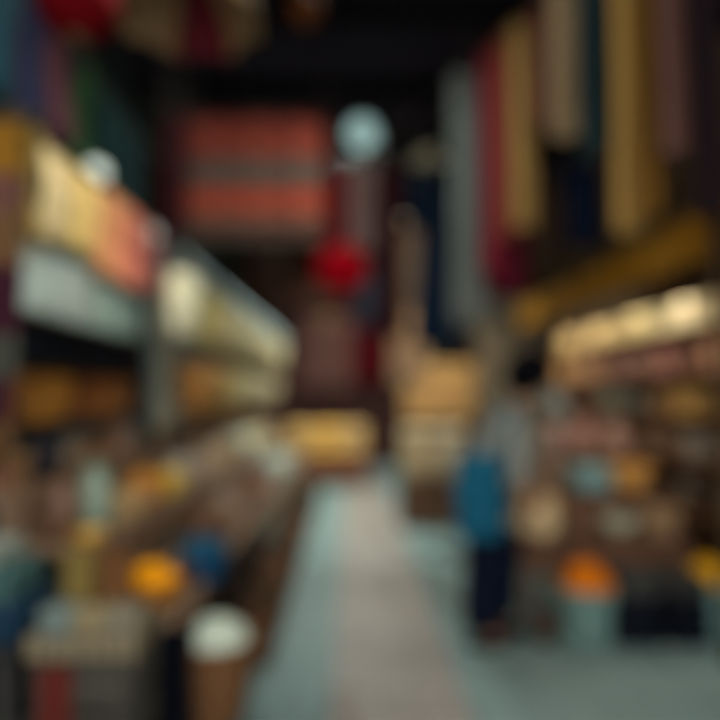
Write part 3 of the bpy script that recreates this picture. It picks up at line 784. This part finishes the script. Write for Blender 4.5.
row(1.97, ['folded'], ['#e8d8ae', '#e2d4b0', '#dccfa4', '#e6d4a0', '#e8d09a', '#ead29c', '#e4c894', '#e0c490', '#d8bc88'],
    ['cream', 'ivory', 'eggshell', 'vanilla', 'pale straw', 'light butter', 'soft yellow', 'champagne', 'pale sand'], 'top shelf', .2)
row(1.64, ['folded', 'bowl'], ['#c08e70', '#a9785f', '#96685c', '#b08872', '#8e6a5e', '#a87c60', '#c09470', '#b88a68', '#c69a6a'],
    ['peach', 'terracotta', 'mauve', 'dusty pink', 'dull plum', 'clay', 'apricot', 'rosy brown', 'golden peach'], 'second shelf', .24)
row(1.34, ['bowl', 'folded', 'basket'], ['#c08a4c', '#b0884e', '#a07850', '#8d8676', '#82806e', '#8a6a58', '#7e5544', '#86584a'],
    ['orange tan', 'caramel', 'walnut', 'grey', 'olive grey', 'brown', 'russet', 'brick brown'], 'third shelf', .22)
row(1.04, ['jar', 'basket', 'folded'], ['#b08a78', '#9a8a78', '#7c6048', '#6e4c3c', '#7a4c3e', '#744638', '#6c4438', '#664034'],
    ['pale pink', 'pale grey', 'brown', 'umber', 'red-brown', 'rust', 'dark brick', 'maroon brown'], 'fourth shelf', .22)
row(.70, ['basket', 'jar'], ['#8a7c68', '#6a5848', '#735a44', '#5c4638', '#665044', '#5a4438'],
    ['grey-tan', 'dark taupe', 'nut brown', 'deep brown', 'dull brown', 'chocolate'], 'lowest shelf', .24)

GAIN = 1.5
# stepped stand facing the camera
def rack_y(label, x0, x1, tiers, hexc):
    xm = (x0 + x1) / 2; ym = (tiers[0][0] + tiers[-1][1]) / 2
    t = thing('display_stand', label, 'display stand', (xm, ym, 0)); m = M(hexc, 'wood')
    for ya, yb, z in tiers:
        boxes('shelf', [((0, (ya + yb) / 2 - ym, z - .015), (x1 - x0, yb - ya, .03))], m, t)
        boxes('riser', [((0, ya - ym + .02, z - .13), (x1 - x0 - .1, .02, .2))], m, t)
        for xx in (x0 + .03, x1 - .03): boxes('post', [((xx - xm, ya - ym + .05, (z - .03) / 2), (.05, .05, z - .03))], m, t)
rack_y('stepped wooden stand in front of the right stall', 1.16, 2.3, [(4.3, 4.62, .54), (4.62, 4.95, .8), (4.95, 5.3, 1.04)], '#50382a')
for it in [('sack', 1.3, 4.46, .54, '#b39a74', 'tan burlap sack beside the person', 1.0), ('basket', 1.58, 4.46, .54, '#5c4232', 'dark brown basket on the front step right of the tan sack', .95),
           ('bowl', 1.86, 4.46, .54, '#8a8470', 'grey-green bowl on the front step of the right stand', 1), ('basket', 2.15, 4.46, .54, '#7c6248', 'brown basket at the right end of the front step', 1),
           ('jar', 1.27, 4.78, .8, '#8c7458', 'tan jar at the left end of the middle step', 1), ('vase', 1.5, 4.78, .8, '#64503e', 'dark brown vase on the middle step of the right stand', 1),
           ('folded', 1.78, 4.78, .8, '#66807e', 'teal-grey folded cloth on the middle step of the right stand', .85), ('basket', 2.09, 4.78, .8, '#a8783c', 'orange tan basket on the middle step of the right stand', 1),
           ('folded', 1.34, 5.12, 1.04, '#6a6c62', 'grey folded cloth at the left end of the top step', .9), ('jar', 1.62, 5.12, 1.04, '#84695c', 'reddish brown jar on the top step of the right stand', 1),
           ('vase', 1.86, 5.12, 1.04, '#8a6456', 'rust vase on the top step of the right stand', 1), ('jar', 2.13, 5.12, 1.04, '#866656', 'dull russet jar at the right end of the top step', 1)]:
    put(*it)
# low stand between the right stand and shelf unit, right edge
GAIN = 1.0
# tubs and crates on the floor in front
tub('pale teal tub of orange spice on the floor before the right stand', (at(583, 0, 4.05).x, 4.05, 0), .19, .31, '#66827c')
spice('deep orange spice heaped in the pale teal tub', (at(583, 0, 4.05).x, 4.05, .21), .18, .26, '#cc6c08')
tub('sea green tub at the right edge of the photo', (at(706, 0, 4.05).x, 4.05, 0), .18, .34, '#5c7c78')
spice('yellow-orange spice heaped in the sea green tub', (at(706, 0, 4.05).x, 4.05, .24), .17, .24, '#c08a10')
for px, lb, hx in [(627, 'black crate right of the pale teal tub', '#0b0f18'), (676, 'black-blue crate left of the sea green tub', '#090c16')]:
    crate(lb, (at(px, 0, 4.0).x, 4.02, 0), .27 if px < 650 else .24, .3, .28, hx)
folded('dark grey folded cloth lying over the black crate by the pale teal tub', (at(630, 0, 4.02).x, 4.02, .28), .24, .26, .13, '#3a3a38')
folded('charcoal folded cloth lying over the black-blue crate', (at(676, 0, 4.02).x, 4.02, .28), .22, .26, .13, '#363432')
basket('small dark brown basket on the floor left of the pale teal tub', (at(541, 0, 4.0).x, 3.98, 0), .085, .17, '#4c3e34', handle=False)

# ================================================================== LAMPS ALONG THE STALLS, ADDED FILL DOMES
def awning_or_fill_dome(label, loc, power, col, k=1.0, top=None, hx='#060607'):  # domes under the awning are stall lamps, all others added fill
    t = thing('awning_or_fill_dome', label, 'lamp', loc); t.scale = (k, k, k)
    b = NB(); bm_lathe(b, [(.20, 0), (.17, .07), (.08, .13), (.04, .18), (.03, .175), (.07, .125), (.165, .065), (.19, 0)], seg=28, loop=True); obj('metal_shade', b, M(hx, 'metal', rough=.6), t)
    b = NB(); bm_tube(b, [(0, 0, .16), (0, 0, ((top or CEIL) - loc[2]) / k + .02)], .007, seg=6); obj('cord', b, M('#15120f', 'cloth'), t)
    b = NB(); bm_lathe(b, [(.004, .105), (.03, .115), (.03, .14), (.015, .16)], seg=16); obj('bulb', b, glow('dome_bulb', '#e8f4f0', 1.0), t)
    d = bpy.data.lights.new('spot', 'SPOT'); d.energy = power; d.color = col; d.spot_size = math.radians(150); d.spot_blend = 1; d.shadow_soft_size = .01
    o = bpy.data.objects.new('lamp_light', d); C.objects.link(o); o.parent = t; o.location = (0, 0, .09)
for y, p, w in [(4.4, 120, 'nearest the camera'), (7.7, 380, 'in the middle of the alley'), (9.3, 570, 'third down the alley'), (12.3, 230, 'farthest, before the back wall')]:
    awning_or_fill_dome(f'added dark metal fill lamp high under the ceiling, {w}', (-.05, y, 4.7), p, (.86, 1, .95))  # overhead lamps added to brighten the alley floor and back wall
LG = 'globe lamps over the left stalls'
for i, (px, py, D, r, s, p, lb) in enumerate([
        (92, 172, 3.75, .075, .42, 10, 'white globe lamp over the short scarves, nearest on the left'), (146, 232, 4.6, .07, .5, 10, 'white globe lamp just before the woven bags'),
        (181, 283, 5.1, .08, .9, 14, 'white globe lamp low among the first woven bags') , (222, 322, 6.6, .07, .6, 22, 'white globe lamp halfway down the woven bags'), (262, 350, 8.6, .08, .6, 26, 'white globe lamp far down the woven bags')]):
    loc = at(px, py, D)
    globe_lamp(lb, loc, r, '#dfeee4', s, p, (.93, 1, .9))
for y, w in [(4.5, 'nearest'), (5.2, 'second'), (6.0, 'third'), (6.85, 'farthest')]:
    awning_or_fill_dome(f'small brass dome lamp under the mustard awning, {w} of the four', (2.2, y, 2.34), 20, (1, .88, .68), .4, top=2.6, hx='#6b4a1c')
awning_or_fill_dome('added small brass fill lamp high over the beige sacks', (1.2, 7.1, 2.75), 70, (1, .82, .55), .5, hx='#6b4a1c')  # added fill lighting the sacks and the blanket
awning_or_fill_dome('added small brass fill lamp above the yellow bales', (-.35, 10.2, 2.7), 70, (1, .82, .55), .5, hx='#6b4a1c')  # added fill that brightens the bales
for y, p, w in [(2.6, 160, 'nearest'), (7.2, 120, 'second'), (9.2, 70, 'farthest')]:
    awning_or_fill_dome(f'added small dark fill lamp high over the left stands, {w} of the three', (-.6 if y < 4 else -.8, y, 3.95 if y < 4 else 4.7), p, (1, .93, .8), .6)  # lamps added as fill for the left stalls and scarves

# ================================================================== THE PERSON
def skinned(name, verts, edges, mat, parent, sub=2, root=0):
    me = bpy.data.meshes.new(name); me.from_pydata([v[0] for v in verts], edges, []); me.update()
    o = bpy.data.objects.new(name, me); C.objects.link(o); o.parent = parent
    sk = o.modifiers.new('skin', 'SKIN'); sk.use_smooth_shade = True; sk.branch_smoothing = .6
    lay = me.skin_vertices[0] if me.skin_vertices else None
    if lay is None:
        me.skin_vertices  # created with the modifier
    for i, v in enumerate(verts):
        r = v[1]; r = (r, r) if not isinstance(r, tuple) else r
        me.skin_vertices[0].data[i].radius = r
        me.skin_vertices[0].data[i].use_root = (i == root)
    ss = o.modifiers.new('sub', 'SUBSURF'); ss.levels = sub; ss.render_levels = sub
    me.materials.append(mat)
    return o


SKIN = M('#8a6248', 'skin', var=.06, rough=.55)
ps = thing('person', 'person in grey shirt and navy trousers leaning over the right stall', 'person', (.835, 4.0, 0), 0)
V = [((0, 0, .93), .12), ((.05, 0, 1.1), .105), ((.12, 0, 1.27), .115), ((.205, 0, 1.405), .06), ((.255, 0, 1.47), .05), ((.29, 0, 1.535), .07), ((.318, 0, 1.605), .092), ((.315, 0, 1.67), .07),
     ((.0, -.09, .86), .085), ((-.02, -.10, .49), .055), ((-.06, -.10, .10), .038), ((.08, -.11, .035), .034),
     ((.02, .09, .86), .085), ((.12, .10, .49), .055), ((.10, .10, .10), .038), ((.24, .11, .035), .034),
     ((.165, -.17, 1.365), .045), ((.13, -.235, 1.12), .04), ((.21, -.245, .90), .027), ((.225, -.245, .845), (.034, .018)),
     ((.165, .17, 1.365), .045), ((.30, .255, 1.12), .04), ((.385, .30, .92), .027), ((.405, .315, .87), (.034, .018)),
     ((.402, 0, 1.588), .016), ((.375, 0, 1.54), .035)]
E = [(0, 1), (1, 2), (2, 3), (3, 4), (4, 5), (5, 6), (6, 7), (0, 8), (8, 9), (9, 10), (10, 11), (0, 12), (12, 13), (13, 14), (14, 15),
     (2, 16), (16, 17), (17, 18), (18, 19), (2, 20), (20, 21), (21, 22), (22, 23), (6, 24), (5, 25)]
def hand(base, side):
    bx_, by_, bz_ = base
    for k, ln in enumerate((.075, .085, .08, .062)):
        o = (k - 1.5) * .019; n = len(V)
        V.append(((bx_ + o, by_, bz_ - .03), .009)); V.append(((bx_ + o + .005, by_ - side * .012, bz_ - .03 - ln * .5), .0085)); V.append(((bx_ + o + .006, by_ - side * .03, bz_ - .03 - ln * .9), .007))
        E.extend([(base_i, n), (n, n + 1), (n + 1, n + 2)])
    n = len(V)
    V.append(((bx_ + .036, by_ - side * .008, bz_ + .012), .011)); V.append(((bx_ + .058, by_ - side * .02, bz_ - .022), .009))
    E.extend([(base_i, n), (n, n + 1)])
base_i = 19; hand(V[19][0], -1)
base_i = 23; hand(V[23][0], 1)
skinned('body', V, E, SKIN, ps)
SH = M('#85867e', 'weave', var=.1)
SV = [((0, 0, .90), .165), ((.05, 0, 1.1), .155), ((.12, 0, 1.27), .17), ((.185, 0, 1.385), .115), ((.225, 0, 1.43), .075),
      ((.165, -.175, 1.365), .078), ((.13, -.237, 1.12), .056), ((.19, -.244, .955), .042), ((.165, .175, 1.365), .078), ((.30, .257, 1.12), .056), ((.36, .288, .98), .042), ((-.01, 0, .78), .15)]
skinned('shirt', SV, [(0, 1), (1, 2), (2, 3), (3, 4), (2, 5), (5, 6), (6, 7), (2, 8), (8, 9), (9, 10), (0, 11)], SH, ps)
TV = [((0, 0, .95), .15), ((.0, -.085, .84), .125), ((-.03, -.10, .49), .125), ((-.06, -.10, .06), .12), ((.04, .085, .84), .125), ((.13, .10, .49), .12), ((.09, .10, .06), .12)]
skinned('trousers', TV, [(0, 1), (1, 2), (2, 3), (0, 4), (4, 5), (5, 6)], M('#0a1122', 'weave', var=.1), ps)
for fx, fy in ((-.06, -.10), (.10, .10)):
    b = NB(); bm_lathe(b, [(.05, 0), (.052, .02), (.046, .05), (.03, .075), (.004, .085)], seg=20, sx=2.6, sy=.95)
    obj('shoe', b, M('#0a0b12', 'cloth'), ps, loc=(fx + .06, fy, 0))
b = NB(); hp = []
for k in range(1, 12):
    a = PI * k / 12 * .78; hp.append((.148 * math.sin(a) * (1 + .03 * (k % 2)), .155 * math.cos(a)))
bm_lathe(b, hp[::-1], seg=30, wob=.02, wn=13, sx=1.05, sy=.9)
o = obj('hair', b, M('#040306', 'cloth', var=.3, scale=60), ps, loc=(.29, 0, 1.635)); o.rotation_euler = (0, -.75, 0)
for s in (-1, 1):
    b = NB(); bm_lathe(b, [(.004, -.011), (.009, -.006), (.011, 0), (.009, .006), (.004, .011)], seg=12); obj('eye', b, M('#1a120e', 'ceramic'), ps, loc=(.397, s * .032, 1.613))
    b = NB(); bm_lathe(b, [(.008, -.028), (.017, -.01), (.02, .01), (.012, .028)], seg=14, sx=.9, sy=.45); obj('ear', b, SKIN, ps, loc=(.314, s * .094, 1.60))
b = NB(); bm_tube(b, [(0, -.02, 0), (.006, 0, 0), (0, .02, 0)], .006); obj('mouth', b, M('#6e3a34', 'skin'), ps, loc=(.402, 0, 1.545))
t = thing('shoulder_bag', 'bright petrol blue cloth bag hanging at the hip of the person in grey', 'bag', (.745, 3.70, .68))
b = NB()
for_p = [(.12, 0), (.135, .02), (.145, .25), (.13, .43), (.12, .48), (.004, .48)]
bm_lathe(b, for_p, seg=28, wob=.03, wn=6, sx=1, sy=.36); obj('body', b, M('#155168', 'weave', var=.12), t)
b = NB(); bm_tube(b, [(-.09, .0, .47), (.0, .04, .58), (.16, .10, .73), (.22, .16, .768)], .014)
bm_tube(b, [(.11, .0, .46), (.17, .03, .58), (.23, .09, .72), (.22, .16, .768)], .014); obj('strap', b, M('#12404f', 'weave'), t)
# more goods behind the right stand, beside the path
rack('stepped wooden stand behind the person on the right of the path', 5.75, 7.1, [(1.15, 1.45, .6), (1.45, 1.75, .95), (1.75, 2.1, 1.25)], '#5a4434')
for it in [('sack', 1.3, 5.95, .6, '#a09684', 'grey-beige sack nearest on the stand behind the person', 1.0), ('folded', 1.3, 6.4, .6, '#8c8c80', 'grey cloth stack on the low step behind the person', .85), ('sack', 1.3, 6.85, .6, '#9c8c74', 'tan sack at the far end of the low step behind the person', 1.0),
           ('folded', 1.6, 5.95, .95, '#8a8c84', 'light grey cloth stack on the middle step behind the person', .85), ('jar', 1.6, 6.35, .95, '#8c7c6c', 'taupe jar on the middle step behind the person', 1.1), ('basket', 1.6, 6.8, .95, '#8c7458', 'tan basket on the middle step behind the person', .95),
           ('jar', 1.92, 5.95, 1.25, '#7c7e76', 'grey stoneware jar on the top step behind the person', 1.2), ('vase', 1.92, 6.35, 1.25, '#6e6c64', 'dark grey vase on the top step behind the person', 1.2), ('jar', 1.92, 6.8, 1.25, '#787468', 'grey-brown jar at the far end of the top step behind the person', 1.2)]:
    put(*it)

# ------------------------------------------------------------------ repeats share a group phrase
words = {'basket': 'woven baskets', 'bowl': 'bowls', 'jar': 'lidded jars', 'vase': 'clay vases', 'folded cloth': 'folded cloths', 'sack': 'burlap sacks', 'scarf': 'hanging scarves',
         'textile': 'hanging textiles', 'cloth': 'long hanging cloths', 'rail': 'hanging rails', 'lantern': 'paper lanterns', 'tub': 'spice tubs', 'crate': 'slatted crates',
         'display stand': 'stepped display stands', 'carpet': 'carpets on the back wall', 'cloth bale': 'bales on the far bench', 'chest': 'the pair of stacked wicker pieces'}
for o in C.objects:
    if o.parent is None and o.get('category') in words and not o.get('group') and not o.get('kind'):
        if o['category'] in ('carpet', 'cloth bale', 'chest', 'tub', 'lantern'): o['group'] = words[o['category']]
        else: o['group'] = words[o['category']] + (' on the left side' if o.location.x < -.2 else ' on the right side')
    if o.name.startswith('satchel'): o['group'] = 'leather satchels on the left shelf'
    if o.name.startswith('awning_or_fill_dome'): o['group'] = 'metal dome lamps'
